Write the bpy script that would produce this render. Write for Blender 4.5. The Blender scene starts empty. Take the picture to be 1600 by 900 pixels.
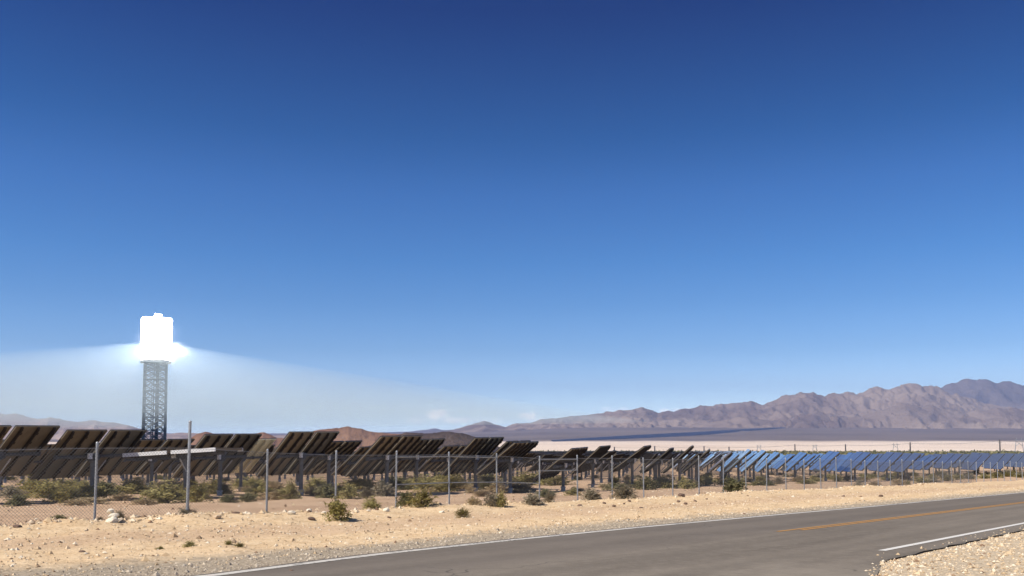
import bpy, math, random
import numpy as np
from mathutils import Vector, Matrix, noise as mnoise
R = math.radians
random.seed(7); rng = np.random.default_rng(7)
sc = bpy.context.scene
COL = sc.collection

# ------------------------------------------------------------------ camera model
F = 1385.0; HY = 672.0; PITCH = R(3.5); CAMZ = 1.6
CY = HY - F*math.tan(PITCH)
def pix_dir(x, y):
    u = (CY - y)/F
    return np.array([(x-800)/F, math.cos(PITCH) - math.sin(PITCH)*u, math.sin(PITCH) + math.cos(PITCH)*u])
def at(x, y, Y):
    d = pix_dir(x, y); t = Y/d[1]
    return np.array([d[0]*t, Y, CAMZ + d[2]*t])
def to_px(X, Y, Z):
    z = Z-CAMZ
    c = math.cos(PITCH); s = math.sin(PITCH)
    f = Y*c + z*s; u = -Y*s + z*c
    return 800 + F*X/f, CY - F*u/f

# ------------------------------------------------------------------ terrain
TY = [-20000, -60, 0, 130, 400, 2300, 4080, 8000, 12000, 20000]
TZ = [2.5, 2.5, 0, -5.46, -11.6, -55, -55, 28, 95, 150]
TZL = [2.5, 2.5, 0, -5.46, -11.6, -55, -55, -55, -55, -55]
def terrain(X, Y):
    X = np.asarray(X, float); Y = np.asarray(Y, float)
    a = X/np.maximum(np.abs(Y), 1.0)
    k = np.clip((a+.2)/.35, 0, 1); k = k*k*(3-2*k)
    return np.interp(Y, TY, TZ)*k + np.interp(Y, TY, TZL)*(1-k)
def ground(x, y):
    d = pix_dir(x, y)
    lo, hi = 1.0, None
    t = 2.0; prev = 2.0
    while t < 40000:
        p = d*t
        if CAMZ + p[2] < float(terrain(p[0], p[1])): hi = t; lo = prev; break
        prev = t; t *= 1.02
    if hi is None: return None
    for _ in range(40):
        m = .5*(lo+hi); p = d*m
        if CAMZ + p[2] < float(terrain(p[0], p[1])): hi = m
        else: lo = m
    p = d*hi
    return np.array([p[0], p[1], CAMZ+p[2]])

# road frame: U along the road, N towards the solar field
U = np.array([.668, .744]); U = U/np.linalg.norm(U); N = np.array([-U[1], U[0]])
def so(X, Y): return X*U[0]+Y*U[1], X*N[0]+Y*N[1]
def xy(s, o): return s*U[0]+o*N[0], s*U[1]+o*N[1]
def sstep(a, b, x):
    t = np.clip((np.asarray(x, float)-a)/(b-a), 0, 1); return t*t*(3-2*t)

def far_edge(s):   # far white line offset along the road
    return np.interp(s, FE_S, FE_O)
_fe = [so(*ground(x, y)[:2]) for x, y in ((340,900),(470,883),(600,866.5),(800,845),(1000,825),(1200,806.5),(1330,795),(1600,770))]
FE_S = [-60]+[a for a, b in _fe]+[200, 3000]; FE_O = [_fe[0][1]-2.2]+[b for a, b in _fe]+[_fe[-1][1], _fe[-1][1]]
NEAR_EDGE = so(*ground(1500, 851)[:2])[1]
NEAR_LINE = .5*(so(*ground(1380, 862)[:2])[1]+so(*ground(1600, 818)[:2])[1])
NEAR_S0 = so(*ground(1380, 862)[:2])[0]
YEL = .5*(so(*ground(1222, 832)[:2])[1]+so(*ground(1600, 785.5)[:2])[1])
YEL_S0 = so(*ground(1222, 832)[:2])[0]
DRIVE_S = so(*ground(1366, 884)[:2])[0]
FENCE_O = .5*(so(*ground(148, 820)[:2])[1]+so(*ground(1092, 775.5)[:2])[1])
print('road', FE_O, NEAR_EDGE, NEAR_LINE, NEAR_S0, YEL, YEL_S0, DRIVE_S, 'fence', FENCE_O)

P0 = np.array(ground(1367, 883)[:2]); S0_, O0_ = so(*P0); O0_ = NEAR_EDGE
def fbm(x, y, z, o=4):
    return mnoise.fractal(Vector((x, y, z)), 1.0, 2.0, o)
def relief(s, o):
    """small height of the ground over the plane near the road (scalar)."""
    h = 0.0
    fe = float(far_edge(s))
    if o > fe+.5 and o < 60:
        k = min(1, (o-fe-.5)/2.5)
        w = fbm(s*.12, o*.12, 3.1, 3)
        h += k*(.10*w + .05*fbm(s*.8, o*.8, 9.3, 3) + .022*fbm(s*3.1, o*3.1, 1.3, 2))
        c = FENCE_O-2.3 + .7*w
        h += .20*math.exp(-((o-c)/1.5)**2)*(1+.5*fbm(s*.5, 0, 4.4, 3))
    elif o >= 60: h += 0
    if o < NEAR_EDGE-.1 and o > -40:
        k = min(1, (NEAR_EDGE-.1-o)/1.2)
        h += k*(.05 + .06*fbm(s*.5, o*.5, 5.5, 3) + .03*fbm(s*2.7, o*2.7, 2.2, 2))
    return h
def zat(X, Y):
    s, o = so(X, Y)
    return float(terrain(X, Y)) + relief(s, o)

# ------------------------------------------------------------------ object helpers
def link(o, parent=None):
    COL.objects.link(o)
    if parent is not None: o.parent = parent
    return o
def tag(o, label=None, cat=None, group=None, kind=None):
    if label: o['label'] = label
    if cat: o['category'] = cat
    if group: o['group'] = group
    if kind: o['kind'] = kind
    return o
def empty(name, loc=(0,0,0), rz=0.0, label=None, cat=None, group=None):
    o = bpy.data.objects.new(name, None); o.empty_display_size = .2
    o.location = loc; o.rotation_euler = (0, 0, rz)
    link(o); return tag(o, label, cat, group)
def mesh_from(name, v, f, mats, mi=None, smooth=False):
    m = bpy.data.meshes.new(name)
    m.from_pydata([tuple(map(float, p)) for p in v], [], [tuple(map(int, q)) for q in f])
    for a in mats: m.materials.append(a)
    if mi is not None: m.polygons.foreach_set('material_index', list(mi))
    if smooth: m.polygons.foreach_set('use_smooth', [True]*len(m.polygons))
    m.update(); return m
class MB:
    def __init__(s): s.v = []; s.f = []; s.m = []
    def add(s, vs, fs, mi=0):
        n = len(s.v); s.v += [tuple(p) for p in vs]
        s.f += [tuple(i+n for i in q) for q in fs]; s.m += [mi]*len(fs)
    def box(s, c, d, mi=0, M=None):
        x, y, z = (k/2 for k in d)
        vs = [Vector((c[0]+a*x, c[1]+b*y, c[2]+e*z)) for a in (-1,1) for b in (-1,1) for e in (-1,1)]
        if M is not None: vs = [M @ p for p in vs]
        s.add(vs, [(0,1,3,2),(4,6,7,5),(0,4,5,1),(2,3,7,6),(0,2,6,4),(1,5,7,3)], mi)
    def bar(s, a, b, r, n=6, mi=0, r2=None, cap=True):
        a = Vector(a); b = Vector(b); d = (b-a)
        if d.length < 1e-6: return
        d.normalize(); q = d.orthogonal().normalized(); w = d.cross(q); r2 = r if r2 is None else r2
        off = math.pi/n
        vs = [a + r*(math.cos(off+2*math.pi*i/n)*q+math.sin(off+2*math.pi*i/n)*w) for i in range(n)] + \
             [b + r2*(math.cos(off+2*math.pi*i/n)*q+math.sin(off+2*math.pi*i/n)*w) for i in range(n)]
        fs = [(i, (i+1)%n, n+(i+1)%n, n+i) for i in range(n)]
        if cap: fs += [tuple(range(n-1,-1,-1)), tuple(range(n, 2*n))]
        s.add(vs, fs, mi)
    def mesh(s, name, mats, smooth=False): return mesh_from(name, s.v, s.f, mats, s.m, smooth)
    def build(s, name, mats, parent=None, smooth=False):
        if not isinstance(mats, (list, tuple)): mats = [mats]
        return link(bpy.data.objects.new(name, s.mesh(name, mats, smooth)), parent)

# ------------------------------------------------------------------ materials
def new_mat(name):
    m = bpy.data.materials.new(name); m.use_nodes = True
    nt = m.node_tree; b = nt.nodes['Principled BSDF']
    return m, nt, b
def nd(nt, t, **kw):
    n = nt.nodes.new(t)
    for k, v in kw.items(): setattr(n, k, v)
    return n
def mixc(nt, fac, a, b, blend='MIX'):
    n = nd(nt, 'ShaderNodeMix', data_type='RGBA', blend_type=blend)
    for i, v in ((0, fac), (6, a), (7, b)):
        if hasattr(v, 'links') or hasattr(v, 'is_linked'): nt.links.new(v, n.inputs[i])
        elif i == 0: n.inputs[0].default_value = v
        else: n.inputs[i].default_value = (*v, 1)
    return n.outputs[2]
def math_n(nt, op, a, b=None, c=None, clamp=False):
    n = nd(nt, 'ShaderNodeMath', operation=op, use_clamp=clamp)
    for i, v in enumerate((a, b, c)):
        if v is None: continue
        if hasattr(v, 'is_linked'): nt.links.new(v, n.inputs[i])
        else: n.inputs[i].default_value = v
    return n.outputs[0]
def mapr(nt, v, a, b, c=0.0, d=1.0, smooth=True):
    n = nd(nt, 'ShaderNodeMapRange', interpolation_type='SMOOTHSTEP' if smooth else 'LINEAR')
    nt.links.new(v, n.inputs[0])
    for i, k in ((1, a), (2, b), (3, c), (4, d)):
        if hasattr(k, 'is_linked'): nt.links.new(k, n.inputs[i])
        else: n.inputs[i].default_value = k
    return n.outputs[0]
def noise_n(nt, vec, scale, detail=4, rough=.6, dim='3D'):
    n = nd(nt, 'ShaderNodeTexNoise', noise_dimensions=dim)
    n.inputs['Scale'].default_value = scale; n.inputs['Detail'].default_value = detail; n.inputs['Roughness'].default_value = rough
    if vec is not None: nt.links.new(vec, n.inputs['Vector'])
    return n.outputs[0]
def bump_n(nt, h, dist, strength=1.0):
    n = nd(nt, 'ShaderNodeBump'); n.inputs['Distance'].default_value = dist; n.inputs['Strength'].default_value = strength
    nt.links.new(h, n.inputs['Height']); return n.outputs[0]
def simple(name, col, rough=.6, metal=0.0, var=.12, scale=6.0, spec=None):
    m, nt, b = new_mat(name)
    tc = nd(nt, 'ShaderNodeTexCoord')
    nz = noise_n(nt, tc.outputs['Object'], scale, 4)
    dark = tuple(c*(1-var) for c in col); lite = tuple(min(1, c*(1+var)) for c in col)
    nt.links.new(mixc(nt, mapr(nt, nz, .3, .7), dark, lite), b.inputs['Base Color'])
    b.inputs['Roughness'].default_value = rough; b.inputs['Metallic'].default_value = metal
    if spec is not None: b.inputs['Specular IOR Level'].default_value = spec
    return m
GALV = simple('galvanised_steel', (.36,.38,.40), .5, .35, .18, 9)
GALV_D = simple('weathered_steel', (.17,.175,.18), .6, .3, .2, 7)
TOWER_STEEL = simple('tower_steel', (.10,.115,.13), .55, .2, .12, .1)
TOWER_CORE = simple('tower_core_steel', (.03,.036,.042), .6, .2, .15, .1)
PANEL_BACK = simple('panel_back_coating', (.205,.170,.118), .75, 0, .1, 1.5, .2)
_nt = PANEL_BACK.node_tree; _b = _nt.nodes['Principled BSDF']; _src = _b.inputs['Base Color'].links[0].from_socket
_ob = nd(_nt, 'ShaderNodeObjectInfo'); _tc = nd(_nt, 'ShaderNodeTexCoord'); _mp = nd(_nt, 'ShaderNodeMapping'); _mp.inputs['Scale'].default_value = (.5, 2.2, 1); _nt.links.new(_tc.outputs['Object'], _mp.inputs['Vector'])
_ad = nd(_nt, 'ShaderNodeVectorMath', operation='ADD'); _nt.links.new(_mp.outputs[0], _ad.inputs[0]); _nt.links.new(_ob.outputs['Random'], _ad.inputs[1])
_c = mixc(_nt, mapr(_nt, _ob.outputs['Random'], 0, 1, 0, .45, False), _src, (.29,.255,.19))
_c = mixc(_nt, math_n(_nt, 'MULTIPLY', mapr(_nt, noise_n(_nt, _ad.outputs[0], 1.6, 5, .65), .48, .75), .5), _c, (.12,.095,.07))
_nt.links.new(_c, _b.inputs['Base Color'])
PANEL_LIT = simple('panel_back_lit_tone', (.95,.88,.60), .6, 0, .04, 2, .2)  # cream tone stands in for light thrown onto this back by another mirror
RAIL = simple('panel_rail_steel', (.045,.037,.030), .7, .1, .15, 3, .25)
RAIL_LIT = simple('panel_rail_lit_tone', (.62,.56,.38), .7, 0, .1, 3, .25)  # rails paled along with that back, the light put into their colour
EDGE = simple('panel_edge_trim', (.055,.05,.045), .5, .2, .15, 5)
PALE = simple('galvanised_strut', (.55,.56,.57), .4, .4, .08, 5)
CONC = simple('post_foot_concrete', (.52,.52,.50), .85, 0, .12, 4)
DARKBOX = simple('drive_housing', (.07,.075,.085), .5, .2, .15, 4)
WHITE_PAINT = simple('white_paint_metal', (.78,.78,.76), .5, 0, .06, 3)
POLE_WOOD = simple('pole_wood', (.10,.085,.075), .85, 0, .15, .5)
def mirror_mat():
    m, nt, b = new_mat('mirror_glass')
    tc = nd(nt, 'ShaderNodeTexCoord'); ob = nd(nt, 'ShaderNodeObjectInfo')
    nz = noise_n(nt, tc.outputs['Object'], .9, 3)
    b.inputs['Base Color'].default_value = (.40,.47,.58,1); b.inputs['Metallic'].default_value = .80
    nt.links.new(mapr(nt, nz, .3, .7, .02, .07), b.inputs['Roughness'])
    nt.links.new(bump_n(nt, noise_n(nt, tc.outputs['Object'], .5, 1), .01, .15), b.inputs['Normal'])
    return m
MIRROR = mirror_mat()

# ------------------------------------------------------------------ ground sheet
def graded(lo, hi, a, b, step, g):
    mid = list(np.arange(a, b+1e-6, step)); out = []
    d = step; x = a
    while x > lo: d *= g; x -= d; out.append(max(x, lo))
    out = out[::-1] + mid
    d = step; x = mid[-1]
    while x < hi: d *= g; x += d; out.append(min(x, hi))
    return np.array(out)
def soil_mat():
    m, nt, b = new_mat('desert_soil')
    geo = nd(nt, 'ShaderNodeNewGeometry'); pos = geo.outputs['Position']
    def dot(vec):
        n = nd(nt, 'ShaderNodeVectorMath', operation='DOT_PRODUCT'); nt.links.new(pos, n.inputs[0]); n.inputs[1].default_value = (*vec, 0); return n.outputs['Value']
    o = dot(N); Yc = dot((0,1))
    n_big = noise_n(nt, pos, .35, 5, .6); n_mid = noise_n(nt, pos, 2.2, 5, .65); n_fine = noise_n(nt, pos, 14, 4, .7)
    n_km = noise_n(nt, pos, .004, 5, .6)
    ow = math_n(nt, 'ADD', o, math_n(nt, 'MULTIPLY', math_n(nt, 'SUBTRACT', n_big, .5), 2.6))
    ow2 = math_n(nt, 'ADD', o, math_n(nt, 'MULTIPLY', math_n(nt, 'SUBTRACT', n_mid, .5), 2.0))
    grey = mixc(nt, mapr(nt, n_fine, .35, .65), (.29,.235,.17), (.50,.41,.30))
    pale = mixc(nt, mapr(nt, n_mid, .3, .7), (.65,.455,.26), (.80,.60,.375))
    pale = mixc(nt, mapr(nt, n_fine, .5, .75), pale, (.84,.66,.44)); pale = mixc(nt, mapr(nt, n_fine, .46, .32), pale, (.42,.27,.15))
    brown = mixc(nt, mapr(nt, n_big, .35, .65), (.47,.31,.195), (.58,.40,.26))
    brown = mixc(nt, mapr(nt, n_fine, .45, .75), brown, (.66,.48,.33))
    neargr = mixc(nt, mapr(nt, n_fine, .3, .7), (.42,.32,.21), (.70,.58,.42))
    fe = 13.2
    c = mixc(nt, mapr(nt, ow2, fe+1.2, fe+2.8), grey, pale)
    # a browner band runs along the middle of the verge
    band = math_n(nt, 'MULTIPLY', mapr(nt, ow, 17.6, 18.8), mapr(nt, ow, 20.4, 21.8, 1, 0))
    c = mixc(nt, math_n(nt, 'MULTIPLY', band, .55), c, brown)
    c = mixc(nt, mapr(nt, ow, FENCE_O-1.6, FENCE_O-.4), c, brown)
    c = mixc(nt, mapr(nt, o, NEAR_EDGE+2, NEAR_EDGE+2.2), neargr, c)
    # scrubby plain beyond the field, dry lake, and the slope under the range
    scrub = mixc(nt, mapr(nt, n_km, .35, .65), (.13,.115,.075), (.27,.21,.14))
    c = mixc(nt, mapr(nt, Yc, 160, 520), c, scrub)
    Yw = math_n(nt, 'ADD', Yc, math_n(nt, 'MULTIPLY', math_n(nt, 'SUBTRACT', n_km, .5), 420))
    lake = mixc(nt, mapr(nt, noise_n(nt, pos, .0012, 5), .35, .65), (.70,.55,.42), (.80,.655,.52))
    c = mixc(nt, mapr(nt, Yc, 2050, 2260), c, lake)
    slope = mixc(nt, mapr(nt, noise_n(nt, pos, .0009, 6, .65), .35, .65), (.135,.105,.092), (.20,.155,.132))
    c = mixc(nt, mapr(nt, Yw, 4080, 4420), c, slope)
    nt.links.new(c, b.inputs['Base Color'])
    b.inputs['Roughness'].default_value = .95; b.inputs['Specular IOR Level'].default_value = .1
    hgt = math_n(nt, 'ADD', math_n(nt, 'MULTIPLY', n_fine, .5), n_mid)
    nt.links.new(bump_n(nt, hgt, .07, .9), b.inputs['Normal'])
    return m
SOIL = soil_mat()
S = graded(-12000, 17000, -8, 66, .27, 1.07); O = graded(-12000, 17000, 2.6, 29, .2, 1.07)
SS, OO = np.meshgrid(S, O, indexing='ij')
X = SS*U[0]+OO*N[0]; Y = SS*U[1]+OO*N[1]
X = np.clip(X, -13500, 13500); Y = np.clip(Y, -900, 15500)
Z = terrain(X, Y)
near = (OO > -40) & (OO < 60) & (SS > -60) & (SS < 200)
idx = np.argwhere(near)
for i, j in idx: Z[i, j] += relief(S[i], O[j])
# the bed under the asphalt
fe = far_edge(SS)
bed = ((OO > NEAR_EDGE-.05) & (OO < fe+.3) & (SS > -200)) | ((OO > -60) & (OO <= NEAR_EDGE) & (SS < DRIVE_S + .5 - 2.45*np.maximum(0, NEAR_EDGE-OO)) & (SS > -200))
Z = np.where(bed, Z-.02, Z)
ns, no = len(S), len(O)
V = np.stack([X, Y, Z], -1).reshape(-1, 3)
I = np.arange(ns*no).reshape(ns, no)
Fq = np.stack([I[:-1,:-1], I[1:,:-1], I[1:,1:], I[:-1,1:]], -1).reshape(-1, 4)
g = link(bpy.data.objects.new('ground', mesh_from('ground', V, Fq, [SOIL], None, True))); tag(g, kind='structure')

# ------------------------------------------------------------------ road
def asphalt_mat():
    m, nt, b = new_mat('asphalt')
    geo = nd(nt, 'ShaderNodeNewGeometry'); pos = geo.outputs['Position']
    vr = nd(nt, 'ShaderNodeVectorRotate', rotation_type='Z_AXIS'); nt.links.new(pos, vr.inputs['Vector'])
    vr.inputs['Angle'].default_value = -math.atan2(U[1], U[0])
    mp = nd(nt, 'ShaderNodeMapping'); mp.inputs['Scale'].default_value = (.05, .9, 1); nt.links.new(vr.outputs[0], mp.inputs['Vector'])
    st = noise_n(nt, mp.outputs[0], 1.0, 5, .6); bl = noise_n(nt, pos, .5, 5, .6); fi = noise_n(nt, pos, 30, 3, .7)
    c = mixc(nt, mapr(nt, st, .3, .7), (.135,.112,.086), (.235,.197,.153))
    c = mixc(nt, math_n(nt, 'MULTIPLY', mapr(nt, bl, .4, .75), .35), c, (.30,.255,.205))
    c = mixc(nt, math_n(nt, 'MULTIPLY', mapr(nt, fi, .3, .75), .45), c, (.11,.092,.074)); c = mixc(nt, math_n(nt, 'MULTIPLY', mapr(nt, noise_n(nt, pos, 5, 5, .7), .42, .72), .4), c, (.28,.24,.19))
    sep = nd(nt, 'ShaderNodeSeparateXYZ'); nt.links.new(vr.outputs[0], sep.inputs[0])
    # the lane beyond the centre line is a little darker, the driveway mouth dustier
    c = mixc(nt, math_n(nt, 'MULTIPLY', mapr(nt, sep.outputs[1], YEL-.4, YEL+.6), .45), c, (.15,.125,.103))
    dust = math_n(nt, 'MULTIPLY', mapr(nt, sep.outputs[1], 5.2, 8.4, 1, 0), mapr(nt, sep.outputs[0], DRIVE_S-6, DRIVE_S+2.5, 1, 0))
    dust = math_n(nt, 'MULTIPLY', dust, mapr(nt, bl, .25, .6))
    c = mixc(nt, math_n(nt, 'MULTIPLY', dust, .85), c, (.36,.31,.245))
    # wheel paths worn along both lanes, and a few tar-sealed cracks
    for off, k in ((YEL-1.05, .30), (YEL-2.75, .30), (YEL+1.0, .22), (YEL+2.6, .22)):
        wp = math_n(nt, 'SUBTRACT', 1.0, math_n(nt, 'MULTIPLY', math_n(nt, 'ABSOLUTE', math_n(nt, 'SUBTRACT', sep.outputs[1], off)), 2.4), None, True)
        c = mixc(nt, math_n(nt, 'MULTIPLY', math_n(nt, 'MULTIPLY', wp, mapr(nt, st, .25, .65)), k), c, (.10,.084,.066))
    vo = nd(nt, 'ShaderNodeTexVoronoi', feature='DISTANCE_TO_EDGE'); vo.inputs['Scale'].default_value = .22
    wv = nd(nt, 'ShaderNodeVectorMath', operation='ADD'); nt.links.new(pos, wv.inputs[0])
    wn = nd(nt, 'ShaderNodeTexNoise'); wn.inputs['Scale'].default_value = .9; nt.links.new(pos, wn.inputs['Vector']); nt.links.new(wn.outputs['Color'], wv.inputs[1]); nt.links.new(wv.outputs[0], vo.inputs['Vector'])
    ck = math_n(nt, 'MULTIPLY', mapr(nt, vo.outputs['Distance'], .004, .0015), mapr(nt, bl, .5, .6))
    c = mixc(nt, math_n(nt, 'MULTIPLY', ck, .55), c, (.05,.045,.04))
    # darker strip along the near edge, past the driveway mouth
    edge = math_n(nt, 'MULTIPLY', mapr(nt, math_n(nt, 'ADD', sep.outputs[1], math_n(nt, 'MULTIPLY', bl, .5)), NEAR_EDGE+.45, NEAR_EDGE+.15), mapr(nt, sep.outputs[0], DRIVE_S, DRIVE_S+1))
    c = mixc(nt, math_n(nt, 'MULTIPLY', edge, .4), c, (.07,.063,.055))
    nt.links.new(c, b.inputs['Base Color']); b.inputs['Roughness'].default_value = .85; b.inputs['Specular IOR Level'].default_value = .25
    nt.links.new(bump_n(nt, fi, .012, .6), b.inputs['Normal'])
    return m
ASPH = asphalt_mat()
def ribbon(name, s_list, o_lo, o_hi, lift, mat, nw=6, wob=0.0):
    vs = []; fs = []
    for k, s in enumerate(s_list):
        a = o_lo(s) if callable(o_lo) else o_lo; b = o_hi(s) if callable(o_hi) else o_hi
        for j in range(nw+1):
            t = j/nw; o = a+(b-a)*t
            if wob and (j == nw or (j == 0 and s > S0_+1.2)): o += wob*fbm(s*1.9, j*7.7, 1.1, 3)
            x, y = xy(s, o); vs.append((x, y, float(terrain(x, y))+lift))
    for k in range(len(s_list)-1):
        for j in range(nw):
            q = k*(nw+1)+j; fs.append((q, q+nw+1, q+nw+2, q+1))
    o = link(bpy.data.objects.new(name, mesh_from(name, vs, fs, [mat], None, True)))
    return tag(o, kind='structure')
rs = list(np.arange(-60, 90, .4)) + list(np.arange(90, 700, 6))
ribbon('road', rs, NEAR_EDGE, lambda s: float(far_edge(s))+.28, .015, ASPH, 10, .10)
def drive_edge(o):      # right-hand edge of the driveway mouth, rounded where it meets the road
    d = np.maximum(0, O0_-np.asarray(o, float))
    return S0_ + .9*np.exp(-d/.35) - 2.45*d
orow = list(np.linspace(NEAR_EDGE, NEAR_EDGE-3, 31)) + [NEAR_EDGE-k for k in (4, 6, 9, 14, 22, 34)]
vs = []; fs = []; nvr = 14
for o in orow:
    e = float(drive_edge(o)) + .10*fbm(o*5, 3.3, 6.6, 3)
    for j in range(nvr):
        sx_ = -90 + (e+90)*(j/(nvr-1))**.35
        x, y = xy(sx_, o); vs.append((x, y, float(terrain(x, y))+.015))
fs = [(i*nvr+j, (i+1)*nvr+j, (i+1)*nvr+j+1, i*nvr+j+1) for i in range(len(orow)-1) for j in range(nvr-1)]
tag(link(bpy.data.objects.new('driveway', mesh_from('driveway', vs, fs, [ASPH], None, True))), kind='structure')
def paint_mat(name, col, wear):
    m, nt, b = new_mat(name)
    geo = nd(nt, 'ShaderNodeNewGeometry')
    n = noise_n(nt, geo.outputs['Position'], 9, 6, .75); n2 = noise_n(nt, geo.outputs['Position'], .7, 3)
    w = math_n(nt, 'ADD', n, math_n(nt, 'MULTIPLY', math_n(nt, 'SUBTRACT', n2, .5), .4))
    nt.links.new(mixc(nt, mapr(nt, w, wear, wear+.12), col, (.15,.135,.118)), b.inputs['Base Color'])
    b.inputs['Roughness'].default_value = .7
    return m
PW = paint_mat('white_road_paint', (.72,.69,.63), .62); PW2 = paint_mat('worn_white_road_paint', (.62,.58,.51), .52)
PY = paint_mat('yellow_road_paint', (.52,.25,.045), .60)
ls = list(np.arange(-40, 120, .5)) + list(np.arange(120, 600, 8))
ribbon('road_markings', ls, lambda s: float(far_edge(s))-.11, lambda s: float(far_edge(s))+.11, .021, PW2, 1)
yl = [s for s in ls if s > YEL_S0+.6]
for dy in (-.11, .11):
    yy = [YEL_S0 + (0 if dy > 0 else .9)] + yl[2:]
    ribbon('road_markings', yy, YEL+dy-.055, YEL+dy+.055, .021, PY, 1)
ribbon('road_markings', [NEAR_S0]+[s for s in ls if s > NEAR_S0+.3], NEAR_LINE-.075, NEAR_LINE+.075, .021, PW, 1)

# ------------------------------------------------------------------ loose stones
def stones_mat():
    m, nt, b = new_mat('loose_stone')
    geo = nd(nt, 'ShaderNodeNewGeometry')
    r = nd(nt, 'ShaderNodeValToRGB'); nt.links.new(geo.outputs['Random Per Island'], r.inputs[0])
    el = r.color_ramp.elements; el[0].position = 0; el[0].color = (.34,.24,.15,1); el[1].position = 1; el[1].color = (.80,.70,.54,1)
    e = el.new(.12); e.color = (.52,.38,.23,1); e = el.new(.6); e.color = (.66,.50,.32,1); e = el.new(.05); e.color = (.24,.145,.09,1)
    nt.links.new(r.outputs[0], b.inputs['Base Color']); b.inputs['Roughness'].default_value = .9; b.inputs['Specular IOR Level'].default_value = .15
    return m
STONE = stones_mat()
def grey_stones_mat():
    m, nt, b = new_mat('shoulder_gravel')
    geo = nd(nt, 'ShaderNodeNewGeometry')
    r = nd(nt, 'ShaderNodeValToRGB'); nt.links.new(geo.outputs['Random Per Island'], r.inputs[0])
    el = r.color_ramp.elements; el[0].color = (.24,.19,.14,1); el[1].color = (.64,.54,.41,1)
    nt.links.new(r.outputs[0], b.inputs['Base Color']); b.inputs['Roughness'].default_value = .9
    return m
GSTONE = grey_stones_mat()
def scatter(name, pts, sizes, mat):
    base = np.array([(1,0,0),(0,1,0),(-1,0,0),(0,-1,0),(0,0,1),(0,0,-1)], float)
    bf = np.array([(0,1,4),(1,2,4),(2,3,4),(3,0,4),(1,0,5),(2,1,5),(3,2,5),(0,3,5)])
    n = len(pts); V = np.empty((n, 6, 3))
    a = rng.uniform(0, 6.28, n); ca, sa = np.cos(a), np.sin(a)
    sc3 = np.array(sizes)[:, None]*rng.uniform(.6, 1.25, (n, 3))*np.array([1, 1, .75])
    for k in range(6):
        p = base[k]*sc3*rng.uniform(.75, 1.2, (n, 1))
        V[:, k, 0] = p[:, 0]*ca - p[:, 1]*sa + pts[:, 0]; V[:, k, 1] = p[:, 0]*sa + p[:, 1]*ca + pts[:, 1]; V[:, k, 2] = p[:, 2] + pts[:, 2] + .15*sc3[:, 2]
    Fc = (bf[None] + (np.arange(n)*6)[:, None, None]).reshape(-1, 3)
    return link(bpy.data.objects.new(name, mesh_from(name, V.reshape(-1, 3), Fc, [mat])))
def stone_pts(n, s0, s1, fo, pw=1.0):
    out = []
    for _ in range(n):
        s = s0 + (s1-s0)*random.random()**pw; o = fo(s)
        x, y = xy(s, o); out.append((x, y, zat(x, y)))
    return np.array(out)
p = stone_pts(26000, -6, 90, lambda s: random.uniform(float(far_edge(s))+1.3, FENCE_O-.4), 1.5)
q = stone_pts(2600, -6, 80, lambda s: FENCE_O-1.4+random.gauss(0, .55), 1.3)
w = stone_pts(1800, -6, 80, lambda s: random.uniform(FENCE_O, FENCE_O+14), 1.2)
pts = np.concatenate([p, q, w])
sz = np.concatenate([rng.gamma(1.6, .0105, len(p))+.005, rng.gamma(2.0, .024, len(q))+.012, rng.gamma(2, .016, len(w))+.008])
tag(scatter('loose_stones', pts, np.minimum(sz, .12), STONE), 'loose tan stones strewn over the sandy verge', 'stones', kind='stuff')
p = stone_pts(16000, -4, 80, lambda s: float(far_edge(s))+.32+random.random()**1.4*2.0, 1.5)
tag(scatter('shoulder_gravel', p, rng.gamma(2.2, .0055, len(p))+.005, GSTONE), 'grey gravel along the far edge of the road', 'gravel', kind='stuff')
p = stone_pts(24000, DRIVE_S-6, 45, lambda s: NEAR_EDGE-.05-random.random()**1.2*7, 1.4)
p = p[[so(a[0], a[1])[0] > float(drive_edge(so(a[0], a[1])[1]))+.05 for a in p]]
sp_ = []
for _ in range(190):      # stones kicked out onto the asphalt
    if random.random() < .6:
        s__ = random.uniform(S0_+1, 34); o__ = NEAR_EDGE + abs(random.gauss(0, .22))
    else:
        o__ = NEAR_EDGE - random.uniform(0, 2.2); s__ = float(drive_edge(o__)) - abs(random.gauss(0, .35))
    x__, y__ = xy(s__, o__); sp_.append((x__, y__, float(terrain(x__, y__))+.017))
p = np.concatenate([p, np.array(sp_)])
tag(scatter('near_gravel', p, rng.gamma(1.8, .0078, len(p))+.005, STONE), 'pale coarse gravel in the corner beside the driveway', 'gravel', kind='stuff')

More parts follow.
